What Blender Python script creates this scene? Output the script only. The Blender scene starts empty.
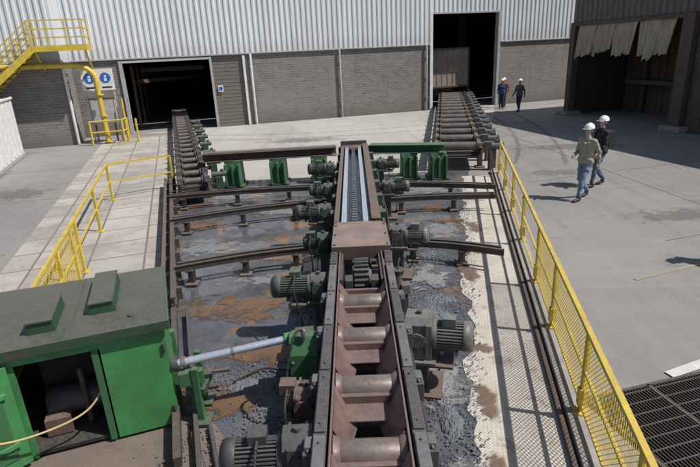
import bpy, bmesh, math, random
import numpy as np
from mathutils import Matrix, Vector
random.seed(7)
R=math.radians
pi=math.pi
scene=bpy.context.scene
COL=scene.collection

# ------------------------------------------------------------------ materials
def _n(nt,t,**k):
    n=nt.nodes.new(t)
    for a,b in k.items(): setattr(n,a,b)
    return n
def noise(nt,vec,scale,detail=4,rough=.6,dist=0):
    n=_n(nt,'ShaderNodeTexNoise'); n.inputs['Scale'].default_value=scale
    n.inputs['Detail'].default_value=min(detail,5); n.inputs['Roughness'].default_value=rough
    n.inputs['Distortion'].default_value=dist
    nt.links.new(vec,n.inputs['Vector']); return n.outputs['Fac']
def ramp(nt,fac,a,b,ca=0.,cb=1.):
    n=_n(nt,'ShaderNodeMapRange'); n.inputs[1].default_value=a;n.inputs[2].default_value=b
    n.inputs[3].default_value=ca;n.inputs[4].default_value=cb
    nt.links.new(fac,n.inputs[0]); return n.outputs[0]
def mixc(nt,fac,a,b,mode='MIX'):
    n=_n(nt,'ShaderNodeMix',data_type='RGBA',blend_type=mode)
    for i,x in ((0,fac),(6,a),(7,b)):
        if isinstance(x,(int,float)): n.inputs[i].default_value=x
        elif isinstance(x,tuple): n.inputs[i].default_value=(x[0],x[1],x[2],1)
        else: nt.links.new(x,n.inputs[i])
    return n.outputs[2]
def base(name):
    m=bpy.data.materials.new(name); m.use_nodes=True
    nt=m.node_tree; b=nt.nodes['Principled BSDF']
    tc=_n(nt,'ShaderNodeTexCoord')
    return m,nt,b,tc.outputs['Object']
def vmap(nt,vec,scale=(1,1,1),rot=0):
    n=_n(nt,'ShaderNodeMapping'); n.inputs['Scale'].default_value=scale
    n.inputs['Rotation'].default_value=(0,0,rot); nt.links.new(vec,n.inputs['Vector']); return n.outputs[0]
def bump(nt,b,h,s,d=.01):
    n=_n(nt,'ShaderNodeBump'); n.inputs['Strength'].default_value=s; n.inputs['Distance'].default_value=d
    nt.links.new(h,n.inputs['Height']); nt.links.new(n.outputs[0],b.inputs['Normal'])
def dirty(name,c,dirt=(.09,.07,.055),amt=.5,rough=.6,metal=0.,scale=4,rust=None,rustamt=.5,bmp=.3,map3=(1,1,1),dust=1.):
    m,nt,b,v=base(name)
    if map3!=(1,1,1): v=vmap(nt,v,map3)
    n1=noise(nt,v,scale,5,.65); n2=noise(nt,v,scale*7,3,.7)
    col=mixc(nt,ramp(nt,n1,.42,.72,0,amt),c,dirt)
    col=mixc(nt,ramp(nt,n2,.3,.7,0,.4*amt+.1),col,tuple(x*.5 for x in c))
    if rust:
        col=mixc(nt,ramp(nt,noise(nt,v,scale*1.7,5,.7),1-rustamt*.5-.22,1-rustamt*.5-.12),col,rust)
    col=mixc(nt,ramp(nt,n1,.45,.25,0,.35),col,tuple(min(1,x*1.4) for x in c))
    geo=_n(nt,'ShaderNodeNewGeometry'); sp=_n(nt,'ShaderNodeSeparateXYZ'); nt.links.new(geo.outputs['Normal'],sp.inputs[0])
    up=_n(nt,'ShaderNodeMath',operation='MULTIPLY'); nt.links.new(ramp(nt,sp.outputs[2],.5,1,0,.45*amt*dust),up.inputs[0]); nt.links.new(ramp(nt,n2,.35,.6,.3,1),up.inputs[1])
    col=mixc(nt,up.outputs[0],col,(.27,.235,.20))
    nt.links.new(col,b.inputs['Base Color'])
    nt.links.new(ramp(nt,n2,.3,.7,max(.05,rough-.15),min(1,rough+.2)),b.inputs['Roughness'])
    b.inputs['Metallic'].default_value=metal
    bump(nt,b,n2,bmp,.004)
    return m
M={}
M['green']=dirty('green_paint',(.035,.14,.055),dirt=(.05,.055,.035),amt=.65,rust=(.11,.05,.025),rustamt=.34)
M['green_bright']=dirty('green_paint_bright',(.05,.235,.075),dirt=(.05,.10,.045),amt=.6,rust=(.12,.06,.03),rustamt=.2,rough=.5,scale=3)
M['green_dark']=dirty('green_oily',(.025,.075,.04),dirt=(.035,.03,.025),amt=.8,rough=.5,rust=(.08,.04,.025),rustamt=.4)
M['roof']=dirty('machine_roof',(.055,.068,.052),dirt=(.11,.10,.08),amt=.7,rough=.40,scale=2.2,dust=.7)
M['yellow']=dirty('yellow_paint',(.66,.48,.05),dirt=(.36,.27,.08),amt=.6,rough=.5,rust=(.16,.08,.03),rustamt=.22)
M['rust']=dirty('rusty_steel',(.115,.075,.06),dirt=(.055,.045,.04),amt=.7,rough=.7,scale=5)
M['skid']=dirty('greasy_skid_steel',(.08,.064,.058),dirt=(.045,.04,.04),amt=.7,rough=.45,scale=5,metal=.2)
M['rustlight']=dirty('rust_dusty',(.24,.17,.145),dirt=(.10,.075,.065),amt=.7,rough=.6,scale=4)
M['mauve']=dirty('conveyor_liner',(.19,.12,.11),dirt=(.08,.055,.05),amt=.75,rough=.5,scale=5,metal=.15)
M['steel']=dirty('dark_steel',(.085,.085,.095),dirt=(.07,.05,.04),amt=.6,rough=.5,metal=.3)
M['steel_l']=dirty('worn_steel',(.27,.27,.28),dirt=(.12,.09,.075),amt=.7,rough=.42,metal=.5)
M['rollsteel']=dirty('roller_steel',(.22,.175,.16),dirt=(.09,.065,.058),amt=.75,rough=.42,metal=.3)
M['rollgrey']=dirty('far_roller_steel',(.17,.15,.14),dirt=(.08,.06,.055),amt=.8,rough=.4,metal=.3,dust=.8)
M['shiny']=dirty('polished_rail',(.62,.72,.84),dirt=(.35,.38,.42),amt=.3,rough=.3,metal=.6,map3=(6,.6,1),dust=.4)
M['tray']=dirty('wet_tray',(.16,.20,.26),dirt=(.07,.08,.09),amt=.6,rough=.3,metal=.5)
M['motor']=dirty('motor_grey',(.145,.155,.15),dirt=(.08,.062,.05),amt=.9,rough=.5,scale=7,dust=.8)
M['motor_g']=dirty('motor_green_grey',(.08,.102,.093),dirt=(.06,.048,.04),amt=.9,rough=.5,scale=7,dust=.8)
M['black']=dirty('black_rubber_gap_shade',(.018,.018,.018),dirt=(.04,.035,.03),amt=.4,rough=.7)  # rubber parts, and the black sheets that paint shade into roller gaps
M['white']=dirty('white_painted_metal',(.75,.75,.75),dirt=(.5,.48,.45),amt=.4,rough=.5)
M['grey']=dirty('grey_painted_metal',(.42,.43,.44),dirt=(.28,.26,.24),amt=.5,rough=.55)
M['chrome']=dirty('cylinder_steel',(.62,.68,.76),dirt=(.4,.42,.45),amt=.25,rough=.25,metal=.6)
M['blue']=dirty('sign_blue',(.02,.13,.5),dirt=(.05,.15,.4),amt=.2,rough=.4)
M['cabinet']=dirty('cabinet_grey',(.5,.5,.48),dirt=(.3,.28,.25),amt=.4)
M['canvas']=dirty('canvas_strip',(.50,.43,.33),dirt=(.27,.20,.13),amt=.8,rough=.9,map3=(3,3,.5),scale=2)
M['shedwall']=dirty('shed_cladding',(.15,.14,.13),dirt=(.08,.065,.055),amt=.6,rough=.6,map3=(1,1,.3))
M['shedbrown']=dirty('shed_column_brown',(.12,.085,.065),dirt=(.06,.045,.04),amt=.7,rough=.7)
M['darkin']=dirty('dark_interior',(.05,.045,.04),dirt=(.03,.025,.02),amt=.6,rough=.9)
M['tan']=dirty('tan_panel',(.30,.26,.22),dirt=(.16,.13,.11),amt=.8,rough=.8,scale=2)
M['shutter']=dirty('roller_shutter',(.20,.175,.155),dirt=(.13,.11,.095),amt=.6,rough=.6,map3=(1,1,4))
M['concrete_k']=dirty('kerb_concrete',(.34,.32,.29),dirt=(.18,.16,.14),amt=.7,rough=.9)
M['hose']=dirty('yellow_hose',(.50,.38,.17),dirt=(.3,.2,.1),amt=.4)

def corr_mat():
    m,nt,b,v=base('corrugated_cladding')
    c=(.64,.665,.695)
    s=vmap(nt,v,(1.2,1.2,.10))
    col=mixc(nt,ramp(nt,noise(nt,s,1.4,5,.7),.42,.72,0,.6),c,(.44,.44,.44))
    col=mixc(nt,ramp(nt,noise(nt,v,.25,3),.35,.7,0,.35),col,(.72,.74,.76))
    sep=_n(nt,'ShaderNodeSeparateXYZ'); nt.links.new(v,sep.inputs[0])
    col=mixc(nt,ramp(nt,sep.outputs[2],3.9,4.7,.35,0),col,(.36,.34,.32))
    nt.links.new(col,b.inputs['Base Color']); b.inputs['Roughness'].default_value=.5
    return m
M['corr']=corr_mat()
def brick_mat():
    m,nt,b,v=base('grey_brickwork')
    dot=_n(nt,'ShaderNodeVectorMath',operation='DOT_PRODUCT'); dot.inputs[1].default_value=(1,1,0)
    nt.links.new(v,dot.inputs[0])
    sep=_n(nt,'ShaderNodeSeparateXYZ'); nt.links.new(v,sep.inputs[0])
    cmb=_n(nt,'ShaderNodeCombineXYZ'); nt.links.new(dot.outputs['Value'],cmb.inputs[0]); nt.links.new(sep.outputs[2],cmb.inputs[1])
    br=_n(nt,'ShaderNodeTexBrick'); nt.links.new(cmb.outputs[0],br.inputs['Vector'])
    br.inputs['Scale'].default_value=1; br.inputs['Brick Width'].default_value=.42; br.inputs['Row Height'].default_value=.135
    br.inputs['Mortar Size'].default_value=.013; br.inputs['Mortar Smooth'].default_value=.3; br.inputs['Bias'].default_value=0
    br.inputs['Color1'].default_value=(.215,.19,.18,1); br.inputs['Color2'].default_value=(.145,.13,.122,1); br.inputs['Mortar'].default_value=(.29,.275,.26,1)
    col=mixc(nt,ramp(nt,noise(nt,v,.6,5,.65),.4,.72,0,.7),br.outputs['Color'],(.25,.23,.215))
    st=vmap(nt,v,(2,2,.2)); col=mixc(nt,ramp(nt,noise(nt,st,1,4,.7),.55,.75,0,.5),col,(.10,.09,.085))
    col=mixc(nt,ramp(nt,sep.outputs[2],.0,.9,.7,0),col,(.13,.115,.10))
    nt.links.new(col,b.inputs['Base Color']); b.inputs['Roughness'].default_value=.9
    return m
M['brick']=brick_mat()

def ground_mat(name,c1,c2,c3,speck=.25,rot=0,aniso=1,rough=(.75,.95),scale=1.,alpha=False,tracks=False,spec=.5):
    m,nt,b,v=base(name)
    va=vmap(nt,v,(1,aniso,1),rot)
    col=mixc(nt,ramp(nt,noise(nt,va,.35*scale,5,.65,.4),.36,.66),c1,c2)
    col=mixc(nt,ramp(nt,noise(nt,va,1.1*scale,5,.7,.8),.54,.74,0,.75),col,c3)
    fine=noise(nt,v,45,3,.8)
    col=mixc(nt,ramp(nt,fine,.3,.7,0,speck),col,tuple(x*.45 for x in c1))
    col=mixc(nt,ramp(nt,noise(nt,v,17,3,.8),.56,.72,0,speck),col,tuple(min(1,x*1.5) for x in c2))
    if tracks:
        t1=vmap(nt,v,(2.6,.10,1),R(-14)); col=mixc(nt,ramp(nt,noise(nt,t1,1,4,.6,.3),.52,.70,0,.5),col,tuple(x*.55 for x in c1))
        t2=vmap(nt,v,(.25,2.4,1),R(17)); col=mixc(nt,ramp(nt,noise(nt,t2,1,4,.6,.5),.56,.74,0,.4),col,tuple(min(1,x*1.35) for x in c1))
        col=mixc(nt,ramp(nt,noise(nt,v,.11,4,.6,.5),.40,.62,0,.55),col,tuple(min(1,x*1.28) for x in c1))
        col=mixc(nt,ramp(nt,noise(nt,v,2.3,5,.75,.3),.60,.72,0,.35),col,tuple(x*.5 for x in c1))
        col=mixc(nt,ramp(nt,noise(nt,v,.55,5,.7,.8),.55,.66,0,.3),col,tuple(x*.6 for x in c1))
    nt.links.new(col,b.inputs['Base Color'])
    nt.links.new(ramp(nt,noise(nt,v,1.3,3),.35,.65,rough[0],rough[1]),b.inputs['Roughness'])
    b.inputs['Specular IOR Level'].default_value=spec
    if alpha:
        at=_n(nt,'ShaderNodeAttribute',attribute_name='edge')
        ad=_n(nt,'ShaderNodeMath',operation='ADD'); nt.links.new(at.outputs['Fac'],ad.inputs[0])
        nt.links.new(ramp(nt,noise(nt,v,3.2,5,.75,.6),.25,.75,-.75,.55),ad.inputs[1])
        nt.links.new(ramp(nt,ad.outputs[0],.28,.55,0,alpha),b.inputs['Alpha'])
    else: bump(nt,b,fine,.3,.006)
    return m
M['ground']=ground_mat('yard_asphalt',(.232,.226,.218),(.20,.194,.186),(.165,.16,.152),speck=.3,rot=R(-12),aniso=.45,tracks=True)
M['apron']=ground_mat('apron_concrete',(.37,.352,.325),(.305,.29,.265),(.235,.22,.20),speck=.3,rot=R(15),aniso=.6,tracks=True)
def pit_mat():
    m,nt,b,v=base('pit_floor_wet')
    c=mixc(nt,ramp(nt,noise(nt,v,.8,5,.65,.5),.36,.64),(.07,.077,.09),(.135,.143,.16))
    c=mixc(nt,ramp(nt,noise(nt,v,3,5,.75,.6),.52,.7,0,.8),c,(.04,.04,.044))
    fine=noise(nt,v,40,3,.8)
    c=mixc(nt,ramp(nt,fine,.3,.7,0,.4),c,(.05,.05,.055))
    # rust-coloured water and wet film, all in one surface
    rm=ramp(nt,noise(nt,v,1.15,5,.62,.7),.555,.60)
    c=mixc(nt,rm,c,(.185,.108,.058))
    wet=ramp(nt,noise(nt,v,.75,4,.6,.4),.44,.52)
    ma=_n(nt,'ShaderNodeMath',operation='MAXIMUM'); nt.links.new(rm,ma.inputs[0]); nt.links.new(wet,ma.inputs[1])
    nt.links.new(c,b.inputs['Base Color'])
    nt.links.new(ramp(nt,ma.outputs[0],0,1,.62,.10),b.inputs['Roughness'])
    bp=_n(nt,'ShaderNodeBump'); bp.inputs['Distance'].default_value=.006
    nt.links.new(ramp(nt,ma.outputs[0],0,1,.4,.04),bp.inputs['Strength']); nt.links.new(fine,bp.inputs['Height']); nt.links.new(bp.outputs[0],b.inputs['Normal'])
    return m
M['pitfloor']=pit_mat()
M['pitfloor_r']=ground_mat('pit_floor_grit',(.22,.22,.23),(.33,.32,.31),(.10,.105,.115),speck=.6,rough=(.4,.8),scale=3,alpha=1.)
M['puddle']=ground_mat('rusty_puddle',(.20,.115,.06),(.125,.082,.052),(.07,.055,.045),speck=.12,rough=(.05,.16),scale=4,alpha=.92)
M['rustspot']=ground_mat('rust_stain',(.20,.12,.08),(.15,.09,.06),(.12,.07,.05),speck=.3,rough=(.5,.8),scale=5,alpha=.75)
M['pale']=ground_mat('dried_slurry',(.36,.36,.37),(.30,.305,.32),(.22,.225,.24),speck=.4,rough=(.4,.7),scale=5,alpha=.55)
M['gravel']=ground_mat('grey_scale_gravel',(.15,.165,.19),(.11,.118,.14),(.23,.25,.28),speck=.5,scale=9)
M['dust']=ground_mat('scale_dust',(.10,.11,.13),(.08,.085,.10),(.16,.17,.19),speck=.6,scale=9,alpha=.95)
M['stain']=ground_mat('oil_stain',(.13,.125,.118),(.15,.142,.135),(.105,.10,.095),speck=.2,scale=3,alpha=.35)
M['darkfloor']=ground_mat('machine_bay_floor',(.19,.15,.125),(.13,.105,.09),(.08,.07,.065),speck=.4,scale=3)
M['ypaint']=ground_mat('faded_yellow_paint',(.34,.30,.2),(.26,.245,.21),(.22,.21,.195),speck=.4,scale=6)
M['wpaint']=ground_mat('faded_white_paint',(.62,.6,.57),(.5,.48,.45),(.35,.33,.31),speck=.3,scale=6)
M['joint']=ground_mat('joint_filler',(.10,.095,.09),(.13,.125,.12),(.17,.16,.15),speck=.3,scale=6)

def slab_mat():
    m,nt,b,v=base('concrete_slabs')
    va=vmap(nt,v,(1,1,1),R(-17.3))
    br=_n(nt,'ShaderNodeTexBrick'); nt.links.new(va,br.inputs['Vector'])
    br.inputs['Scale'].default_value=1; br.offset=0
    br.inputs['Brick Width'].default_value=1.07; br.inputs['Row Height'].default_value=1.0
    br.inputs['Mortar Size'].default_value=.026; br.inputs['Mortar Smooth'].default_value=.4
    br.inputs['Color1'].default_value=(.45,.425,.385,1); br.inputs['Color2'].default_value=(.35,.325,.29,1); br.inputs['Mortar'].default_value=(.13,.115,.10,1)
    col=mixc(nt,ramp(nt,noise(nt,v,.8,5,.7,.5),.42,.70,0,.85),br.outputs['Color'],(.22,.20,.175))
    col=mixc(nt,ramp(nt,noise(nt,v,3.1,5,.75,.3),.57,.70,0,.55),col,(.15,.135,.12))
    col=mixc(nt,ramp(nt,noise(nt,v,40,3,.8),.4,.7,0,.35),col,(.2,.18,.16))
    nt.links.new(col,b.inputs['Base Color']); b.inputs['Roughness'].default_value=.9
    bump(nt,b,br.outputs['Fac'],-.5,.01)
    return m
M['slab']=slab_mat()
def strip_mat():
    m,nt,b,v=base('tread_plate_strip')
    va=vmap(nt,v,(1,1,1),R(11.7+45))
    ch=_n(nt,'ShaderNodeTexBrick'); nt.links.new(va,ch.inputs['Vector']); ch.offset=.5
    ch.inputs['Scale'].default_value=1; ch.inputs['Brick Width'].default_value=.06; ch.inputs['Row Height'].default_value=.03
    ch.inputs['Mortar Size'].default_value=.006; ch.inputs['Mortar Smooth'].default_value=.5
    ch.inputs['Color1'].default_value=(.60,.565,.50,1); ch.inputs['Color2'].default_value=(.53,.495,.44,1); ch.inputs['Mortar'].default_value=(.38,.345,.30,1)
    col=mixc(nt,ramp(nt,noise(nt,v,1.4,5,.7,.5),.45,.64,0,.85),ch.outputs['Color'],(.40,.35,.29))
    col=mixc(nt,ramp(nt,noise(nt,v,2.6,5,.7,.4),.57,.67,0,.75),col,(.25,.17,.12))
    col=mixc(nt,ramp(nt,noise(nt,v,50,3,.8),.5,.7,0,.4),col,(.25,.23,.2))
    nt.links.new(col,b.inputs['Base Color']); b.inputs['Roughness'].default_value=.65
    bump(nt,b,ch.outputs['Fac'],-.4,.006)
    return m
M['strip']=strip_mat()
def plain(name,c,rough=.8,sc=12):
    return dirty(name,c,dirt=tuple(x*.6 for x in c),amt=.3,rough=rough,scale=sc,dust=0)
M['skin']=plain('skin',(.48,.29,.21),.55); M['hair']=plain('hair',(.06,.04,.03))
M['beige']=plain('beige_jacket',(.34,.32,.26),.9); M['jeans']=plain('jeans',(.16,.22,.32),.9); M['jeans2']=plain('jeans_dark',(.08,.12,.2),.9)
M['blackj']=plain('black_jacket',(.022,.022,.026),.85); M['shoe']=plain('shoe_leather',(.05,.035,.028),.6)
M['bluej']=plain('blue_jacket',(.03,.06,.15),.9); M['navy']=plain('navy_trousers',(.03,.035,.06),.9); M['greyj']=plain('grey_jacket',(.09,.10,.12),.9)
M['helmet']=plain('helmet_plastic',(.82,.82,.80),.35); M['redbag']=plain('red_jacket',(.38,.04,.04),.7); M['eye']=plain('eye_dark',(.02,.015,.01),.3)

# ------------------------------------------------------------------ builder
class B:
    def __init__(s,name,mtx=None,parent=None,bevel=0):
        s.name=name;s.v=[];s.f=[];s.mi=[];s.mats=[];s.M=mtx or Matrix();s.parent=parent;s.bevel=bevel;s.sm=[];
    def _m(s,k):
        if k not in s.mats: s.mats.append(k)
        return s.mats.index(k)
    def add(s,vs,fs,k,smooth=False):
        o=len(s.v); s.v+= [s.M@Vector(p) for p in vs]
        i=s._m(k)
        for f in fs: s.f.append([o+a for a in f]); s.mi.append(i); s.sm.append(smooth)
    def box(s,c,d,k,rz=0,rx=0,ry=0):
        T=Matrix.Translation(c)@Matrix.Rotation(rz,4,'Z')@Matrix.Rotation(ry,4,'Y')@Matrix.Rotation(rx,4,'X')
        vs=[T@Vector((x*d[0]/2,y*d[1]/2,z*d[2]/2)) for x in(-1,1) for y in(-1,1) for z in(-1,1)]
        s.add(vs,[(0,1,3,2),(4,6,7,5),(0,4,5,1),(2,3,7,6),(0,2,6,4),(1,5,7,3)],k)
    def bb(s,a,b,k):
        s.box([(a[i]+b[i])/2 for i in range(3)],[abs(b[i]-a[i]) for i in range(3)],k)
    def beam(s,p,q,w,h,k,up=(0,0,1)):
        p=Vector(p);q=Vector(q);d=q-p;y=d.normalized();u=Vector(up)
        x=y.cross(u)
        if x.length<1e-4: x=Vector((1,0,0))
        x.normalize(); z=x.cross(y)
        vs=[p+y*(t*d.length)+x*(a*w/2)+z*(b*h/2) for t in(0,1) for a in(-1,1) for b in(-1,1)]
        s.add(vs,[(0,1,3,2),(4,6,7,5),(0,4,5,1),(2,3,7,6),(0,2,6,4),(1,5,7,3)],k)
    def prof(s,p,q,pts,k,up=(0,0,1),smooth=False,cap=True):
        p=Vector(p);q=Vector(q);y=(q-p).normalized();x=y.cross(Vector(up))
        if x.length<1e-4: x=Vector((1,0,0))
        x.normalize(); z=x.cross(y); n=len(pts)
        vs=[b+x*a[0]+z*a[1] for b in(p,q) for a in pts]
        fs=[(i,(i+1)%n,n+(i+1)%n,n+i) for i in range(n)]
        s.add(vs,fs,k,smooth)
        if cap:
            s.add([p+x*a[0]+z*a[1] for a in pts],[tuple(range(n))[::-1]],k)
            s.add([q+x*a[0]+z*a[1] for a in pts],[tuple(range(n))],k)
    def ibeam(s,p,q,w,h,k,t=.02):
        a=w/2;b=h/2
        s.prof(p,q,[(-a,-b),(a,-b),(a,-b+t),(t/2,-b+t),(t/2,b-t),(a,b-t),(a,b),(-a,b),(-a,b-t),(-t/2,b-t),(-t/2,-b+t),(-a,-b+t)],k)
    def cyl(s,p,q,r,k,r2=None,n=16,cap=True):
        r2=r if r2 is None else r2
        p=Vector(p);q=Vector(q);y=(q-p).normalized();u=Vector((0,0,1)) if abs(y.z)<.95 else Vector((1,0,0))
        x=y.cross(u).normalized();z=x.cross(y)
        vs=[b+(x*math.cos(2*math.pi*i/n)+z*math.sin(2*math.pi*i/n))*rr for b,rr in((p,r),(q,r2)) for i in range(n)]
        s.add(vs,[(i,(i+1)%n,n+(i+1)%n,n+i) for i in range(n)],k,True)
        if cap:
            s.add(vs[:n],[tuple(range(n))[::-1]],k); s.add(vs[n:],[tuple(range(n))],k)
    def tube(s,pts,r,k,n=10):
        for a,b in zip(pts[:-1],pts[1:]): s.cyl(a,b,r,k,n=n)
        for a in pts[1:-1]: s.ball(a,r*1.0,k,n)
    def hosecurve(s,pts,r,k,n=8,sub=6):
        P_=[Vector(a) for a in pts]; P_=[P_[0]]+P_+[P_[-1]]; out=[]
        for i in range(1,len(P_)-2):
            for j in range(sub):
                t=j/sub; a,b,c,d=P_[i-1],P_[i],P_[i+1],P_[i+2]
                out.append(.5*((2*b)+(c-a)*t+(2*a-5*b+4*c-d)*t*t+(3*b-a-3*c+d)*t**3))
        out.append(P_[-1]); s.tube(out,r,k,n)
    def ball(s,c,r,k,n=10,sc=(1,1,1),top=False):
        c=Vector(c);vs=[];fs=[];m=max(4,n//2)
        for j in range(m+1):
            a=math.pi*j/m
            for i in range(n):
                t=2*math.pi*i/n
                vs.append(c+Vector((math.sin(a)*math.cos(t)*r*sc[0],math.sin(a)*math.sin(t)*r*sc[1],math.cos(a)*r*sc[2])))
        for j in range(m if not top else m//2):
            for i in range(n): fs.append((j*n+i,(j+1)*n+i,(j+1)*n+(i+1)%n,j*n+(i+1)%n))
        s.add(vs,fs,k,True)
    def poly(s,pts,k,z=None):
        s.add([(p[0],p[1],p[2] if len(p)>2 else z) for p in pts],[tuple(range(len(pts)))],k)
    def done(s):
        me=bpy.data.meshes.new(s.name); me.from_pydata([tuple(v) for v in s.v],[],s.f)
        for k in s.mats: me.materials.append(M[k])
        me.polygons.foreach_set('material_index',s.mi); me.polygons.foreach_set('use_smooth',s.sm); me.update()
        o=bpy.data.objects.new(s.name,me); COL.objects.link(o)
        if s.parent: o.parent=s.parent
        if s.bevel:
            w=o.modifiers.new('weld','WELD'); w.merge_threshold=1e-5
            b=o.modifiers.new('bevel','BEVEL'); b.width=s.bevel; b.segments=2; b.limit_method='ANGLE'; b.angle_limit=R(50)
        return o
def empty(name):
    e=bpy.data.objects.new(name,None); COL.objects.link(e); return e

# ------------------------------------------------------------------ camera
p=R(19.4); r=R(2.75)
R0=Vector((1,0,0));U0=Vector((0,math.sin(p),math.cos(p)));F=Vector((0,math.cos(p),-math.sin(p)))
cr=R0*math.cos(r)-U0*math.sin(r); cu=R0*math.sin(r)+U0*math.cos(r)
cam=bpy.data.cameras.new('camera'); co=bpy.data.objects.new('camera',cam); COL.objects.link(co)
mt=Matrix((cr,cu,-F)).transposed().to_4x4(); mt.translation=(0,0,3.8); co.matrix_world=mt
cam.lens=520/700*36; cam.sensor_width=36; cam.clip_end=2000; cam.clip_start=.05
scene.camera=co

# ------------------------------------------------------------------ light
sd=Vector((.957,-.30,0)).normalized(); el=R(54)
sunv=Vector((sd.x*math.cos(el),sd.y*math.cos(el),math.sin(el)))
L=bpy.data.lights.new('sun','SUN'); L.energy=5.0; L.angle=R(.5); L.color=(1,.96,.90)
lo=bpy.data.objects.new('sun',L); COL.objects.link(lo); lo.rotation_euler=sunv.to_track_quat('Z','Y').to_euler()
w=bpy.data.worlds.new('World'); scene.world=w; w.use_nodes=True
nt=w.node_tree; sky=nt.nodes.new('ShaderNodeTexSky'); sky.sky_type='NISHITA'; sky.sun_disc=False
sky.sun_elevation=el; sky.sun_rotation=math.atan2(sd.x,sd.y); sky.dust_density=1.5
nt.links.new(sky.outputs[0],nt.nodes['Background'].inputs[0]); nt.nodes['Background'].inputs[1].default_value=.08
scene.view_settings.view_transform='Standard'; scene.view_settings.look='None'; scene.view_settings.exposure=0

# ------------------------------------------------------------------ ground sheets
TH=math.atan(.27)
MH=Matrix.Translation((0,32.2,0))@Matrix.Rotation(TH,4,'Z')
MS=Matrix.Translation((12.04,28.5,0))@Matrix.Rotation(TH,4,'Z')
def lx(y): return -.6-.314*y
def sr(y): return 1.4+.207*y
g=B('ground'); g.poly([(-600,-600),(600,-600),(600,600),(-600,600)],'ground',z=-.012); g.done()
def inhall(s,t): v=MH@Vector((s,t,0)); return (v.x,v.y)
a=B('concrete_apron'); 
a.poly([(lx(16.4),16.4),(sr(16.4)-.1,16.4),(6.6,24),(8.8,31),inhall(10.2,-.03),inhall(-11.9,-.03),(-9.6,28.6)],'apron',z=-.006); a.done()
a=B('concrete_slab_path'); a.poly([(lx(1)-3.3,1),(lx(1),1),(lx(27.9),27.9),(lx(27)-3.3,27.0)],'slab',z=0.002); a.done()
a=B('pit_floor'); a.poly([(-3.8,2),(.7,2),(sr(16.4)-1.0,16.4),(lx(16.4),16.4),(lx(5.8),5.8),(-3.8,4.6)],'pitfloor',z=.006)
a.poly([(.7,2),(1.0,2),(sr(16.4)-.9,16.4),(sr(16.4)-1.0,16.4)],'pitfloor',z=.006); a.done()
a=B('machine_bay_floor'); a.poly([(-4.5,1.5),(-1.1,1.5),(-1.25,4.2),(-1.9,5.2),(-4.5,4.6)],'darkfloor',z=.010); a.done()
# strip with a ragged left edge where scale lies over it
a=B('tread_plate_strip'); pts=[]
y=1.5
while y<15.6: pts.append((sr(y)-1.10+random.uniform(-.10,.06)+.05*math.sin(y*2.1),y)); y+=random.uniform(.10,.22)
rt=[(sr(15.6)-.2,15.6),(sr(1.5)-.2,1.5)]
for i in range(len(pts)-1): a.add([(*pts[i],.014),(sr(pts[i][1])-.2,pts[i][1],.014),(sr(pts[i+1][1])-.2,pts[i+1][1],.014),(*pts[i+1],.014)],[(0,1,2,3)],'strip')
a.done()
a=B('kerb',bevel=.01)
a.beam((sr(1.5)-.02,1.5,.05),(sr(16)-.02,16,.05),.24,.12,'concrete_k')
a.beam((sr(1.5)-.2,1.5,.03),(sr(16)-.2,16,.03),.05,.09,'rust')
a.done()
a=B('pavement_joint')
e1=Vector((math.cos(TH),math.sin(TH),0)); e2=Vector((-math.sin(TH),math.cos(TH),0))
def jl(p_,q_,wd=.018): a.beam((*p_,-.009),(*q_,-.009),wd,.004,'joint')
for k_ in range(4):
    o=Vector((6.2,9.5,0))+e2*(k_*5.2); s1=o+e1*22; jl((o.x+k_*.3,o.y),(s1.x,s1.y))
jl((9.3,2.0),(6.4,30.0)); jl((15.2,3.0),(13.2,20))
for k_ in range(4):
    o=Vector((-7.0,10.5,0))+e2*(k_*5.0); s1=o-e1*16; jl((o.x-.4,o.y),(s1.x,s1.y))
a.done()
zc_=[.020]
def soft(name,pts,ed,fs,k):
    b=B(name); b.add(pts,fs,k); o=b.done()
    at=o.data.attributes.new('edge','FLOAT','POINT'); at.data.foreach_set('value',ed)
    return o
def blob(name,cx,cy,rx,ry,k,z=None,n=32,rot=0):
    if z is None: z=zc_[0]; zc_[0]+=.0006
    pts=[(cx,cy,z)];ed=[1.];rg=5
    for j in range(1,rg+1):
        q=j/rg
        for i in range(n):
            t=2*math.pi*i/n; x=math.cos(t)*rx*q*1.35;y=math.sin(t)*ry*q*1.35
            pts.append((cx+x*math.cos(rot)-y*math.sin(rot),cy+x*math.sin(rot)+y*math.cos(rot),z)); ed.append(1-q)
    fs=[(0,1+i,1+(i+1)%n) for i in range(n)]
    for j in range(rg-1):
        for i in range(n): a=1+j*n; fs.append((a+i,a+n+i,a+n+(i+1)%n,a+(i+1)%n))
    return soft(name,pts,ed,fs,k)
def track(pts,wd,z):
    P_=[Vector((*q,z)) for q in pts]; vs=[];ed=[];fs=[]
    N=30; out=[]
    for i in range(N+1):
        t=i/N; out.append((1-t)**2*P_[0]+2*t*(1-t)*P_[1]+t*t*P_[2])
    for i,c in enumerate(out):
        d=(out[min(i+1,N)]-out[max(i-1,0)]).normalized(); nn=Vector((-d.y,d.x,0))
        for q,e in((-1,0),(-.4,.7),(.4,.7),(1,0)): vs.append(c+nn*wd*q); ed.append(e)
    for i in range(N):
        for j in range(3): a=i*4+j; fs.append((a,a+1,a+5,a+4))
    soft('tyre_mark',vs,ed,fs,'stain')
P_='rust_puddle'
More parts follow.
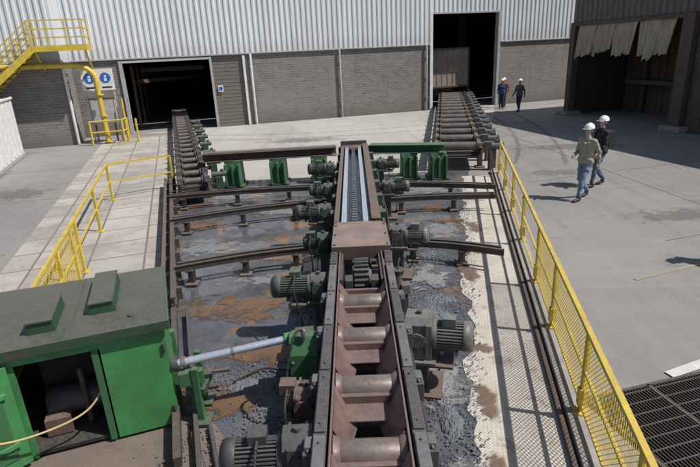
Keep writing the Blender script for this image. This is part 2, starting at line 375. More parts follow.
for cx,cy,rx,ry,k,nm in [(-1.7,7.5,1.3,.55,'puddle',P_),(-1.15,6.1,.9,.4,'puddle',P_),(-1.6,5.1,.7,.35,'puddle',P_),
   (1.0,6.1,.3,.7,'puddle',P_),(-1.2,9.6,.8,.4,'puddle',P_),(-3.6,11.8,.6,.4,'puddle',P_),(2.3,11.3,.5,.3,'puddle',P_),
   (-3.0,10.3,1.0,.5,'pale','dried_slurry'),(-1.5,8.5,.8,.25,'pale','dried_slurry'),(-3.4,14.4,1.3,.5,'pale','dried_slurry'),(-1.6,12.7,1.0,.4,'pale','dried_slurry'),
   (2.0,10.6,.6,.7,'pale','dried_slurry'),(2.3,14.3,1.1,.9,'pale','dried_slurry'),(1.35,8.2,.45,.6,'pitfloor_r','grit_patch'),(1.05,5.3,.33,.8,'pitfloor_r','grit_patch'),(.95,3.4,.3,.6,'pitfloor_r','grit_patch'),
   (1.2,7.2,.4,.45,'dust','scale_dust'),(-.8,4.4,.4,.4,'dust','scale_dust'),(1.5,9.4,.35,.3,'dust','scale_dust'),(-.75,7.6,.3,.5,'dust','scale_dust')]:
    blob(nm,cx,cy,rx,ry,k)
for cx,cy,rx,ry in [(1.45,4.9,.13,.35),(1.66,5.95,.22,.12),(2.05,8.4,.18,.45),(1.3,3.9,.10,.25),(2.75,10.8,.2,.4),(2.5,9.4,.2,.25)]:
    blob('rust_stain',cx,cy,rx,ry,'rustspot')
zc_[0]=-.0045
for cx,cy,rx,ry in [(8.4,19.5,2.4,.8),(6.5,15.5,1.2,.5),(-10.5,16,1.5,.9),(1.0,20,2,.6),(-2,24,2.5,.8),(7.5,11,1.8,.5)]:
    blob('oil_stain',cx,cy,rx,ry,'stain')
for pts in [((5.6,17),(8.5,24),(8.2,33)),((7.1,16.5),(9.8,24),(9.6,33)),((-9.0,28),(-3,25),(4,27)),((-9.4,26.6),(-3,23.4),(5,25.6)),((-13,20),(-11,14),(-11,5)),((-14.6,20),(-12.6,14),(-12.7,5))]:
    track(pts,.12,zc_[0]); zc_[0]+=.0003
a=B('road_marking'); a.beam((4.7,7.82,-.006),(6.9,8.62,-.006),.07,.006,'ypaint'); a.done()
a=B('road_marking'); a.poly([(3.72,5.14),(4.5,5.42),(4.45,5.56),(3.68,5.26)],'wpaint',z=.006); a.done()

def gravel(name,spots,n):
    b=B(name)
    for (cx,cy,sx,sy,w) in spots:
        for _ in range(int(n*w)):
            x=random.gauss(cx,sx);y=random.gauss(cy,sy); s=random.uniform(.004,.017)*(1 if random.random()<.96 else 1.7)
            zz=.030+s*.2
            if abs(x-.1)<.35 or x>sr(y)-.85: continue
            rr=[random.uniform(.6,1.3)*s for _ in range(6)]; t=random.uniform(0,3)
            c,sn=math.cos(t),math.sin(t)
            vs=[(x+rr[0]*c,y+rr[0]*sn,zz),(x-rr[1]*sn,y+rr[1]*c,zz),(x-rr[2]*c,y-rr[2]*sn,zz),(x+rr[3]*sn,y-rr[3]*c,zz),(x,y,zz+rr[4]*.6),(x,y,zz-rr[5]*.6)]
            b.add(vs,[(0,1,4),(1,2,4),(2,3,4),(3,0,4),(1,0,5),(2,1,5),(3,2,5),(0,3,5)],'gravel')
    return b.done()
gravel('gravel',[(.95,4.6,.12,.5,1),(1.05,6.9,.15,.35,1.6),(1.25,7.3,.25,.25,1.5),(1.0,8.8,.15,.8,.8),(1.5,9.4,.25,.4,.8),(2.0,12.2,.6,.9,.8),(-.9,4.6,.22,.25,1.4),(-1.4,5.5,.35,.2,1.0),
   (-.6,6,.12,.7,.8),(-.7,7.7,.15,.6,.9),(-2.3,8.5,.7,.8,.2),(-1.7,4.2,.2,.3,.5),(-2,11,1,1.3,.3),(1.1,3.6,.1,.3,.5)],560)
y=2.5; sp_=[]
while y<15: sp_.append((sr(y)-1.12,y,.08,.2,.16)); y+=.45
gravel('gravel',sp_,400)
from mathutils import noise as mn
for cx,cy,rx,ry in [(1.15,6.95,.26,.3),(1.35,7.4,.25,.2),(-1.2,5.35,.4,.16),(-.75,4.35,.2,.3),(.98,4.55,.12,.3),(1.5,9.3,.2,.15)]:
    b=B('slag_heap'); N=44; vs=[];fs=[]
    for j in range(N+1):
        for i in range(N+1):
            u=(i/N*2-1)*1.3;v_=(j/N*2-1)*1.3; x=cx+u*rx;y=cy+v_*ry
            q=1-(u*u+v_*v_)+.5*mn.noise(Vector((x*6,y*6,3)))
            z_=.012+.055*max(-.3,q)+ (.022*mn.noise(Vector((x*25,y*25,1)))+.014*mn.noise(Vector((x*60,y*60,5))))*(1 if q>0 else 0)
            vs.append((x,y,z_))
    for j in range(N):
        for i in range(N): a=j*(N+1)+i; fs.append((a,a+1,a+N+2,a+N+1))
    b.add(vs,fs,'gravel'); b.done()

# ------------------------------------------------------------------ hall building
hall=empty('factory_hall')
def corrug(b,x0,x1,z0,z1,k,axis='x',off=0,per=.30,dep=.05,sgn=-1):
    xs=[];n=int((x1-x0)/per)
    for i in range(n+1):
        o=x0+i*per
        for dx,dd in((0,0),(.12,0),(.17,1),(.26,1)):
            if o+dx<=x1: xs.append((o+dx*per/.30,dd))
    xs.append((x1,0)); vs=[];fs=[]
    for x,dd in xs:
        for zz in(z0,z1):
            vs.append((x,off+sgn*dd*dep,zz) if axis=='x' else (off+sgn*dd*dep,x,zz))
    for i in range(len(xs)-1): fs.append((2*i,2*i+2,2*i+3,2*i+1))
    b.add(vs,fs,k)
HT=11
b=B('wall_cladding',MH,hall)
corrug(b,-45,5.75,3.9,HT,'corr',off=-.04); corrug(b,5.75,10.25,5.68,HT,'corr',off=-.04); corrug(b,10.25,45,3.9,HT,'corr',off=-.04)
b.done()
b=B('brick_base',MH,hall,bevel=0)
b.bb((-45,0,0),(-12.05,.3,3.86),'brick'); b.bb((-5.62,0,0),(5.6,.3,3.86),'brick'); b.bb((10.4,0,0),(45,.3,3.86),'brick')
b.bb((-12.05,0,3.80),(-5.62,.3,3.86),'brick')
b.done()
b=B('wall_trim',MH,hall,bevel=.01)
b.bb((-45,-.12,3.86),(5.6,-.005,3.93),'grey'); b.bb((10.4,-.12,3.86),(45,-.005,3.93),'grey')
b.bb((5.6,-.1,0),(5.78,.3,5.7),'white'); b.bb((10.22,-.1,0),(10.4,.3,5.7),'grey'); b.bb((5.78,-.1,5.6),(10.22,.1,5.70),'grey')
b.bb((-12.2,-.1,0),(-12.02,.25,3.8),'grey'); b.bb((-7.55,-.1,0),(-7.42,.25,3.8),'grey'); b.bb((-12.02,-.1,3.68),(-7.55,.2,3.79),'cabinet')
b.bb((-5.75,-.14,0),(-5.62,.1,3.8),'white')
for s_,k in((-.15,'grey'),(-5.3,'white'),(5.35,'grey')):
    b.cyl((s_,-.12,.0),(s_,-.12,3.86),.06,k); 
    for zz in(.8,2,3.2): b.box((s_,-.08,zz),(.2,.1,.05),'grey')
b.box((-7.1,-.06,2.1),(.28,.02,.35),'white'); b.box((-7.1,-.075,2.1),(.2,.01,.2),'blue')
b.done()
b=B('roller_shutter',MH,hall)
for i in range(38): b.bb((-7.42,.02+(.012 if i%2 else 0),i*.1),(-5.75,.1,(i+1)*.1-.006),'shutter')
b.done()
b=B('hall_structure',MH,hall)
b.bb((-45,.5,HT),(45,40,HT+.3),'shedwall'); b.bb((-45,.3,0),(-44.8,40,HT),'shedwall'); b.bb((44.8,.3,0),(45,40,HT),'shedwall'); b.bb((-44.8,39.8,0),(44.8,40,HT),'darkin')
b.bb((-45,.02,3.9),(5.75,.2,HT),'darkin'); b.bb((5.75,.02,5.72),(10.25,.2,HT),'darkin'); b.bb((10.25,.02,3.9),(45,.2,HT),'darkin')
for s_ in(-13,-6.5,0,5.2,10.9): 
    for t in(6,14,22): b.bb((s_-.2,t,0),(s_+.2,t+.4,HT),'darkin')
b.done()
b=B('interior_partition',MH,hall)
b.bb((6.15,1.3,1.3),(8.9,1.45,3.55),'tan'); b.bb((6.1,1.26,3.55),(8.95,1.5,3.65),'rust'); b.bb((8.9,1.26,0),(9.0,1.5,3.65),'steel'); b.bb((6.1,1.2,1.2),(8.95,1.5,1.3),'rust')
for i in range(7): b.bb((6.3+i*.38,1.27,1.3),(6.34+i*.38,1.3,3.55),'tan')
b.bb((5.9,6,0),(10.2,6.2,1.6),'tan'); b.done()
b=B('interior_steelwork',MH,hall)
for i in range(6): b.beam((-11.8,2+i*3,.0),(-11.8,2+i*3,3.5),.15,.15,'shedbrown')
b.beam((-11.8,3,2.6),(-8,8,2.6),.12,.2,'shedbrown'); b.beam((-11.6,5,3.2),(-7.8,5,3.2),.15,.25,'shedbrown'); b.done()

ext=empty('brick_annex')
ME=Matrix.Translation((0,29.65,0))@Matrix.Rotation(TH,4,'Z')
b=B('annex_walls',ME,ext)
b.bb((-40,0,0),(-13.75,2.1,3.86),'brick'); b.done()
b=B('annex_cladding',ME,ext); corrug(b,-40,-13.75,3.88,HT,'corr',off=-.02); 
b.bb((-40,.01,3.88),(-13.75,2.0,HT),'corr'); b.done()
b=B('annex_trim',ME,ext,bevel=.01); b.cyl((-13.68,-.1,0),(-13.68,-.1,3.95),.07,'white'); b.bb((-40,-.1,3.84),(-13.7,-.003,3.93),'grey'); b.done()
b=B('safety_sign',ME,bevel=.005)
b.bb((-13.0,-.12,2.5),(-11.55,-.09,3.5),'white')
for i in range(2):
    c=(-12.64+i*.72,-.12,3.08); b.cyl(c,(c[0],-.135,c[2]),.24,'blue',n=24)
    b.ball((c[0],-.137,c[2]+.06),.06,'white',10,(1,.1,1)); b.box((c[0],-.137,c[2]-.08),(.13,.006,.14),'white')
for i in range(2): b.bb((-12.85+i*.72,-.125,2.6),(-12.4+i*.72,-.121,2.68),'black')
for x in(-12.9,-11.65): b.cyl((x,-.06,0),(x,-.06,3.5),.035,'grey')
b.done()
b=B('switch_cabinet',ME,bevel=.01)
b.bb((-12.95,.0,.9),(-11.75,.4,2.1),'cabinet'); b.bb((-12.9,-.03,.96),(-12.38,0,2.04),'grey'); b.bb((-12.32,-.03,.96),(-11.8,0,2.04),'grey')
for x in(-12.8,-11.9): b.bb((x-.04,.1,0),(x+.04,.18,.9),'steel')
b.bb((-13.0,-.05,2.1),(-11.7,.45,2.15),'rust'); b.done()
b=B('yellow_gas_pipe',ME)
pts=[(-16.5,-.5,3.75),(-13.2,-.5,3.72)]
for i in range(1,7):
    t=i/6*math.pi/2; pts.append((-13.2+.9*math.sin(t),-.5,3.72-.675*(1-math.cos(t))))
pts+= [(-12.25,-.5,0)]
b.tube(pts,.12,'yellow',12)
for zz in(.05,1.3,2.3): b.cyl((-12.25,-.5,zz),(-12.25,-.5,zz+.06),.18,'yellow')
b.done()
b=B('yellow_guard_frame',ME)
for x,y in((-12.9,-.9),(-11.45,-.9),(-11.3,-.2),(-10.8,-1.0)): b.cyl((x,y,0),(x,y,1.15),.05,'yellow')
for zz in(.6,1.12): b.tube([(-12.9,-.9,zz),(-11.45,-.9,zz),(-11.3,-.2,zz)],.035,'yellow')
b.cyl((-11.35,-.3,0),(-11.35,-.3,2.1),.05,'yellow')
b.done()
b=B('yellow_stair_platform',ME)
X0,X1=-14.55,-12.3; zt=4.55
b.bb((X0,-1.2,zt-.06),(X1,0,zt),'steel'); b.bb((X0,-1.24,zt-.2),(X1,-1.2,zt+.06),'yellow'); b.bb((X1,-1.24,zt-.2),(X1+.04,0,zt+.06),'yellow')
for x in(X0+.02,X0+.75,X0+1.5,X1): b.beam((x,-1.2,zt),(x,-1.2,zt+1.1),.05,.05,'yellow')
b.beam((X1,-.1,zt),(X1,-.1,zt+1.1),.05,.05,'yellow')
for h in(.38,.74,1.1): b.beam((X0,-1.2,zt+h),(X1,-1.2,zt+h),.05,.05,'yellow'); b.beam((X1,-1.2,zt+h),(X1,0,zt+h),.05,.05,'yellow')
L_=2.6
for yy in(-1.22,-.2):
    b.beam((X0,yy,zt-.1),(X0-L_,yy,zt-.1-L_*.8),.05,.28,'yellow')
    for h in(.55,1.05): b.beam((X0,yy,zt+h),(X0-L_,yy,zt+h-L_*.8),.045,.045,'yellow')
    for i in range(4): b.beam((X0-i*.8,yy,zt-i*.64-.1),(X0-i*.8,yy,zt+1.05-i*.64),.045,.045,'yellow')
for i in range(10): b.bb((X0-(i+1)*.26,-1.2,zt-.06-(i+1)*.208),(X0-i*.26,-.22,zt-.03-(i+1)*.208),'steel')
for x in(X0+.1,X1-.1): b.beam((x,-.05,zt-1.0),(x,-1.15,zt-.1),.07,.07,'yellow')
b.bb((X0-L_-3,-1.24,zt-.1-L_*.8-.1),(X0-L_,0,zt-.1-L_*.8),'steel')
for x in(X0-L_-.1,X0-L_-2.9): b.beam((x,-1.1,0),(x,-1.1,zt-L_*.8+.9),.08,.08,'yellow')
b.done()
b=B('white_container',Matrix.Translation((-14.43,23.45,0))@Matrix.Rotation(R(19.7),4,'Z'),bevel=.02)
b.bb((-2.4,-7,.1),(0,0,2.5),'white')
for i in range(10): b.bb((0,-6.75+i*.7,.2),(.035,-6.6+i*.7,2.4),'white')
b.bb((-.03,-7,.0),(.05,0,.16),'grey'); b.bb((-.03,-7.02,2.46),(.06,.02,2.56),'white'); b.done()

# ------------------------------------------------------------------ shed
shed=empty('open_sided_shed')
b=B('shed_cladding',MS,shed); corrug(b,-16,0.1,4.62,8.0,'shedwall',axis='y',off=-.03,per=.34,dep=.06,sgn=-1)
b.bb((0,-16,4.6),(.1,.1,8.0),'shedwall'); b.done()
b=B('shed_structure',MS,shed,bevel=.01)
b.bb((-.12,-16,4.42),(.2,.15,4.6),'shedbrown'); b.bb((-.1,-.15,.0),(.25,.2,4.42),'shedbrown'); b.bb((-.25,-7.25,.2),(.3,-6.7,4.6),'shedbrown')
b.bb((0,-16,0),(.15,-7.3,4.42),'shedbrown')
b.bb((-.45,-7.5,0),(.55,-6.45,.22),'concrete_k'); b.bb((-.4,-.45,0),(.5,.5,.18),'concrete_k')
b.bb((-.1,-6.7,.9),(.02,-6.6,1.1),'shedbrown')
b.bb((0,-16,8),(14,.1,8.15),'shedwall'); b.bb((13.9,-16,0),(14,.1,8),'shedwall')
b.bb((.1,-.05,4.6),(13.9,.1,8.0),'shedwall')
b.bb((-.01,-16,2.9),(-.04,-7.3,3.05),'rust')
for i in range(12): b.bb((-.03,-15.9+i*.72,0.02),(0,-15.84+i*.72,4.4),'shedbrown')
b.done()
b=B('shed_back_wall',MS,shed); corrug(b,-16,.1,0,4.6,'shedbrown',axis='y',off=3.6,per=.4,dep=.08,sgn=-1)
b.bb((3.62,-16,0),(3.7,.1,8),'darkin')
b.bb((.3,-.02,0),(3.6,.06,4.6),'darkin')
for y in(-1.6,-3.4,-5.2): b.bb((3.3,y,0),(3.52,y+.2,4.6),'shedbrown')
b.bb((2.6,-6.5,1.5),(3.3,-1,1.7),'rust'); b.done()
b=B('canvas_curtain',MS,shed)
y=-.35; layer=0
while y>-5.6:
    wd=random.uniform(.55,.8); bot=2.95+random.uniform(-.2,.25); n=11; vs=[];ph=random.uniform(0,6); tilt=random.uniform(-.06,.08); layer^=1; sk=random.uniform(-.35,.35)
    for j in range(7):
        zz=4.43-(4.43-bot)*j/6
        for i in range(n):
            q=i/(n-1)
            vs.append((-.04+layer*.07+.025*math.sin(q*14+ph)*(1+.3*j)-.01*j,y-wd*q*(1-.03*j)+tilt*j*.35,zz+((random.uniform(-.06,.09)+sk*(q-.5)) if j==6 else 0)))
    fs=[(j*n+i,j*n+i+1,(j+1)*n+i+1,(j+1)*n+i) for j in range(6) for i in range(n-1)]
    b.add(vs,fs,'canvas',True)
    y-=wd*random.uniform(.82,1.06)
b.done()

# ------------------------------------------------------------------ railings
def mesh_panel(b,p,q,z0,z1,sp,k,t=.006):
    p=Vector(p);q=Vector(q);Lh=(q-p).length;d=(q-p)/Lh;h=z1-z0
    for sg in(1,-1):
        c=-h
        while c<Lh+h:
            za,zb=0,h
            xa=c+ (za if sg>0 else h-za); xb=c+(zb if sg>0 else h-zb)
            def cl(xa,za,xb,zb):
                if xa>xb: xa,za,xb,zb=xb,zb,xa,za
                if xb<=0 or xa>=Lh: return None
                if xa<0: za+= (zb-za)*(-xa)/(xb-xa); xa=0
                if xb>Lh: zb=za+(zb-za)*(Lh-xa)/(xb-xa); xb=Lh
                return xa,za,xb,zb
            r_=cl(xa,za,xb,zb)
            if r_:
                xa,za,xb,zb=r_
                if abs(xb-xa)>.01:
                    b.beam(p+d*xa+Vector((0,0,z0+za)),p+d*xb+Vector((0,0,z0+zb)),t,t,k)
            c+=sp
b=B('yellow_guard_railing')
ys=[15.3,13.4,11.5,9.6,7.7,6.25,4.5,2.9,1.2]
for y in ys:
    b.beam((sr(y),y,.1),(sr(y),y,1.05),.05,.05,'yellow',up=(0,1,0)); b.box((sr(y),y,.118),(.16,.16,.015),'yellow',rz=R(-11.7))
    b.box((sr(y)+.0,y,.3),(.09,.09,.2),'yellow',rz=R(-11.7))
for h,wd in((1.05,.052),(.6,.03),(.2,.028)): b.beam((sr(15.3),15.3,h),(sr(1.2),1.2,h),wd,wd*.9,'yellow')
for a_,c_ in zip(ys[:-1],ys[1:]):
    if a_<8: mesh_panel(b,(sr(a_),a_,0),(sr(c_),c_,0),.2,1.02,.06,'yellow',.0042)
b.done()
b=B('yellow_guard_railing')
def ll(y): return lx(y)-1.62
pl=[(ll(4.2),4.2),(ll(6.2),6.2),(ll(7.7),7.7),(ll(9.3),9.3),(ll(11.8),11.8),(ll(14.7),14.7),(-5.35,15.7)]
for x,y in pl: b.beam((x,y,0),(x,y,1.05),.055,.055,'yellow',up=(0,1,0)); b.box((x,y,.012),(.18,.18,.015),'yellow')
for a_,c_ in zip(pl[:-1],pl[1:]):
    for h,wd in((1.05,.05),(.55,.036)): b.beam((*a_,h),(*c_,h),wd,wd,'yellow')
b.beam((ll(8.8),8.8,0),(ll(8.8),8.8,1.05),.05,.05,'yellow',up=(0,1,0))
mesh_panel(b,(ll(9.3),9.3,0),(ll(6.2),6.2,0),.1,1.02,.10,'yellow',.006)
b.done()

# ------------------------------------------------------------------ roller table lines
def rollertable(name,c0,c1,width,z,sp,rr,kf,kr,motors=None,foot=1.9):
    b=B(name,bevel=0); p=Vector((*c0,0));q=Vector((*c1,0));d=(q-p).normalized();n=Vector((d.y,-d.x,0));Ln=(q-p).length
    for sg in(-1,1):
        o=n*(sg*width/2)
        b.ibeam(p+o+Vector((0,0,z-.15)),q+o+Vector((0,0,z-.15)),.12,.24,kf,.02)
        t=.6
        while t<Ln:
            b.beam(p+o+d*t,p+o+d*t+Vector((0,0,z-.25)),.14,.14,kf,up=(0,1,0)); b.box(p+o+d*t+Vector((0,0,.02)),(.3,.3,.03),'rust'); t+=foot
    b.beam(p+Vector((0,0,z-.36)),q+Vector((0,0,z-.36)),width-.12,.02,'black')  # black sheet added below the rollers, shade of the gaps as colour
    t=.2; i=0
    ang=math.atan2(n.y,n.x)
    while t<Ln:
        c=p+d*t+Vector((0,0,z-.02)); b.cyl(c-n*(width/2-.12),c+n*(width/2-.12),rr,kr,n=18); b.cyl(c-n*(width/2+.02),c+n*(width/2+.02),.04,'steel',n=8)
        for sg in(-1,1):
            b.prof(c+n*(sg*width/2-.08)-Vector((0,0,.06)),c+n*(sg*width/2+.08)-Vector((0,0,.06)),[(-.11,0),(.11,0),(.06,.16),(-.06,.16)],kf)
            b.cyl(c+n*(sg*(width/2-.14)),c+n*(sg*(width/2-.11)),rr+.045,'rust',n=18)
        if motors:
            b.beam(c+n*(width/2+.1),c+n*(width/2+.32),.22,.26,'motor_g'); b.cyl(c+n*(width/2+.32),c+n*(width/2+.62),.12,'motor',n=14)
            b.cyl(c+n*(width/2+.62),c+n*(width/2+.69),.13,'motor_g',n=14)
            b.beam(c+n*(width/2+.35)-Vector((0,0,z-.02)),c+n*(width/2+.35)-Vector((0,0,.12)),.2,.2,kf,up=(0,1,0)); b.box(c+n*(width/2+.5)+Vector((0,0,.15)),(.14,.14,.09),'motor_g',rz=ang)
        t+=sp; i+=1
    t=.6
    while t<Ln: b.beam(p+d*t-n*(width/2)+Vector((0,0,z-.3)),p+d*t+n*(width/2)+Vector((0,0,z-.3)),.12,.1,kf); t+=foot
    b.done()
rollertable('green_roller_table',(-.27-.3145*13.7+.46,13.7),(-.27-.3145*34+.46,34),.72,.66,1.05,.085,'skid','rollgrey')
rollertable('wide_roller_table',(3.55,16.3),(7.4,37),1.4,.78,1.45,.14,'rust','rollgrey',motors=True)
b=B('green_table_drives')
for i in range(8):
    y=14.9+i*1.9; x=-.27-.3145*y+1.22
    b.box((x,y,.26),(.2,.26,.52),'green_dark',rz=R(17.3)); b.cyl((x-.2,y-.06,.58),(x+.22,y+.07,.58),.08,'motor_g',n=12); b.box((x+.1,y+.03,.68),(.09,.09,.07),'motor_g')
    b.beam((x-.35,y-.1,.4),(x+.1,y,.4),.1,.1,'rust')
b.done()

# ------------------------------------------------------------------ transverse beam
b=B('transverse_support_beam',bevel=.012)
b.ibeam((-4.35,15.72,.92),(-.3,15.95,.92),.42,.26,'rust',.03); b.box((-2.3,15.83,1.06),(4.0,.3,.02),'rust',rz=R(3.2))
b.ibeam((.75,16.0,.92),(2.95,15.5,.92),.42,.26,'green',.03)
for x,y in((-3.45,15.78),(-2.1,15.86),(-.85,15.93),(1.9,15.74),(2.75,15.56)):
    b.prof((x-.24,y,0.03),(x+.24,y,0.03),[(-.34,0),(.34,0),(.22,.76),(-.22,.76)],'green')
    b.box((x,y,.04),(.62,.8,.05),'green_dark'); b.box((x,y-.3,.4),(.06,.18,.6),'green')
    b.box((x-.2,y-.32,.4),(.05,.22,.66),'green'); b.box((x+.2,y-.32,.4),(.05,.22,.66),'green')
b.done()

# ------------------------------------------------------------------ skids (cross rails)
def skid(pts,z,step=2):
    b=B('cross_transfer_skid',bevel=.005)
    pts=[Vector((x,y,z+dz)) for x,y,dz in pts]
    for off in(0,.16):
        for a_,c_ in zip(pts[:-1],pts[1:]):
            b.beam(a_+Vector((0,off,0)),c_+Vector((0,off,0)),.03,.10,'skid'); b.beam(a_+Vector((0,off,.06)),c_+Vector((0,off,.06)),.065,.025,'skid')
    for i in range(0,len(pts)-1,step):
        m=(pts[i]+pts[i+1])/2+Vector((0,.08,0)); b.beam(Vector((m.x,m.y,0)),m-Vector((0,0,.07)),.10,.12,'skid',up=(0,1,0)); b.box((m.x,m.y,m.z-.06),(.14,.26,.03),'skid'); b.box((m.x,m.y,.045),(.22,.3,.03),'rust')
    b.done()
def arc(x0,y0,x1,y1,sag=.0,n=6):
    return [(x0+(x1-x0)*i/n,y0+(y1-y0)*i/n+sag*math.sin(math.pi*i/n),0) for i in range(n+1)]
skid(arc(-4.7,13.2,-.55,13.5,.15),.36); skid(arc(.9,13.5,3.75,12.75,.1,4),.36)
skid(arc(-4.0,11.1,-.4,12.1,.15),.36); skid(arc(.95,12.0,3.5,11.9,.1,4),.36)
skid(arc(-3.05,8.3,-.35,9.0,.12),.36); skid(arc(.95,9.05,2.65,8.35,.1,4),.36)
b=B('rusty_edge_rail',bevel=.006)
b.ibeam((lx(16)+.12,16,.30),(lx(7.2)+.12,7.2,.30),.09,.14,'skid',.02); b.ibeam((lx(16)-.06,16,.24),(lx(7.2)-.06,7.2,.24),.07,.12,'rust',.02)
y=7.6
while y<16:
    b.box((lx(y)+.02,y,.12),(.28,.14,.22),'rust',rz=R(17.4)); b.box((lx(y)+.2,y,.26),(.1,.1,.2),'skid',rz=R(17.4)); y+=.8
b.beam((lx(7.2)+.1,7.2,.15),(lx(4)+.1,4,.15),.08,.12,'skid')
b.beam((lx(7.2)+.3,7.2,.1),(lx(3)+.3,3,.1),.05,.08,'steel')
b.done()

# ------------------------------------------------------------------ motors
def motor(name,p,ang,r=.15,Lm=.42,z=.8,k='motor',gear=(.26,.26,.36),gk=None,shaft=.25):
    MM=Matrix.Translation((p[0],p[1],z))@Matrix.Rotation(ang,4,'Z'); gk=gk or k
    b=B(name,MM,bevel=.008)
    gx,gy,gz=gear
    c=.07
    b.prof((-gx/2,0,0),(gx/2,0,0),[(-gy/2,-gz/2),(gy/2,-gz/2),(gy/2,gz/2-c),(gy/2-c,gz/2),(-gy/2+c,gz/2),(-gy/2,gz/2-c)],gk)
    b.box((0,0,-gz/2-.015),(gx+.1,gy+.12,.03),gk)
    for sx in(-1,1): b.box((sx*gx*.3,0,0),(.025,gy+.04,gz*.8),gk)
    b.cyl((0,-gy/2-.03,0),(0,gy/2+.03,0),.09,gk); b.cyl((0,0,gz/2),(0,0,gz/2+.04),.03,'steel')
    for i in range(6):
        t=i*pi/3; b.cyl((math.cos(t)*.07,-gy/2-.045,math.sin(t)*.07),(math.cos(t)*.07,-gy/2-.03,math.sin(t)*.07),.01,'steel',n=6)
    b.cyl((-gx/2-shaft,0,0),(-gx/2,0,0),.035,'steel_l'); b.cyl((-gx/2-shaft*.7,0,0),(-gx/2-shaft*.3,0,0),.085,'steel'); b.cyl((-gx/2-.05,0,0),(-gx/2,0,0),.10,gk)
    x=gx/2; b.cyl((x,0,0),(x+.05,0,0),r*1.05,k,n=20); x+=.05
    n=28; prof=[]
    for i in range(n):
        t0=2*math.pi*i/n
        for dt,rr in((0,r*.82),(.45,r*.82),(.5,r),(.95,r)):
            t=t0+dt*2*math.pi/n; prof.append((math.cos(t)*rr,math.sin(t)*rr))
    b.prof((x,0,0),(x+Lm*.72,0,0),prof,k); x2=x+Lm*.72
    b.cyl((x2,0,0),(x2+Lm*.22,0,0),r*1.04,k,n=20); b.cyl((x2+Lm*.22,0,0),(x2+Lm*.28,0,0),r*1.04,k,r2=r*.8,n=20)
    b.cyl((x2+Lm*.281,0,0),(x2+Lm*.29,0,0),r*.55,'black',n=20)
    b.box((x+Lm*.33,-.02,r+.03),(.15,.14,.1),k); b.cyl((x+Lm*.33,.05,r+.03),(x+Lm*.33,.14,r+.02),.015,'black')
    for sx in(.15,.55): b.box((x+Lm*sx,0,-r-.0),(.04,r*1.5,.05),k)
    H_=z-gz/2-.03
    b.box((.1,0,-gz/2-.045),(gx+Lm*.7,gy+.1,.03),'rust')
    b.box((0,0,-gz/2-.05-H_/2+.01),(gx*.7,gy*.7,H_-.02),'steel'); b.box((.02,0,-z+.045),(gx+.2,gy+.2,.03),'rust')
    b.hosecurve([(x+Lm*.33,.14,r+.02),(x+Lm*.33,.26,r*.3),(x+Lm*.2,.29,-.25),(x,.27,-z+.05),(x-.4,.34,-z+.05)],.012,'black',6,4)
    return b.done()
motor('geared_electric_motor',(.74,5.22),R(-14),r=.165,Lm=.40,z=.72,gear=(.30,.34,.50),shaft=.14)
motor('geared_electric_motor',(.82,8.42),R(-12),r=.135,Lm=.36,z=.78,k='motor',gear=(.26,.24,.36),shaft=.12)
motor('geared_electric_motor',(.92,11.75),R(-5),r=.13,Lm=.36,z=.78,gear=(.22,.22,.3),k='motor_g',shaft=.1)
motor('geared_electric_motor',(.95,14.3),R(-5),r=.13,Lm=.36,z=.78,gear=(.22,.22,.3),k='motor_g',shaft=.12)
motor('geared_electric_motor',(-.46,6.5),R(178),r=.15,Lm=.50,z=.78,k='motor_g',gear=(.2,.26,.34),shaft=.06)
motor('geared_electric_motor',(-.46,9.97),R(178),r=.145,Lm=.46,z=.78,k='motor_g',gear=(.2,.24,.32),shaft=.1)
motor('geared_electric_motor',(-.45,8.3),R(178),r=.10,Lm=.2,z=.75,k='green_dark',gear=(.2,.24,.32),shaft=.1)
motor('geared_electric_motor',(-.45,11.8),R(178),r=.12,Lm=.3,z=.75,k='motor_g',gear=(.2,.24,.32),shaft=.1)
motor('geared_electric_motor',(-.44,13.8),R(176),r=.145,Lm=.46,z=.82,k='motor_g',gear=(.2,.24,.34),shaft=.1)
motor('geared_electric_motor',(-.50,3.42),R(182),r=.15,Lm=.46,z=.72,k='steel',gear=(.24,.3,.44),gk='steel',shaft=.04)
motor('geared_electric_motor',(-.5,4.15),R(178),r=.1,Lm=.05,z=.7,k='rust',gear=(.18,.3,.3),gk='rust',shaft=.04)

# ------------------------------------------------------------------ central conveyor
MC=Matrix.Translation((.02,0,0))@Matrix.Rotation(-.017,4,'Z')
b=B('central_roller_conveyor',MC,bevel=.008)
y0,y1=1.6,7.1
for sg in(-1,1):
    b.ibeam((sg*.385,y0,.88),(sg*.385,y1,.88),.11,.26,'steel',.02)
    y=y0
    while y<y1-.1:
        e=min(y+.82,y1); b.bb((sg*.385-.045,y+.01,1.01),(sg*.385+.045,e-.01,1.03),'steel_l' if random.random()<.4 else 'steel')
        for yy in(y+.1,e-.1): b.cyl((sg*.385,yy,1.03),(sg*.385,yy,1.045),.014,'steel',n=6)
        y+=.84
    b.beam((sg*.30,y0,.93),(sg*.30,y1,.93),.02,.2,'mauve')
    y=y0+.2
    while y<y1:
        b.beam((sg*.42,y,0),(sg*.42,y,.76),.12,.12,'rust',up=(0,1,0)); b.box((sg*.42,y,.045),(.26,.26,.03),'rust'); y+=1.35
    b.cyl((sg*.47,y0,.72),(sg*.47,y1,.72),.02,'steel',n=8)
    b.cyl((sg*.52,y0,.62),(sg*.50,y1,.66),.014,'black',n=8)
rolls=[2.4,3.22,4.05,4.93,5.75]
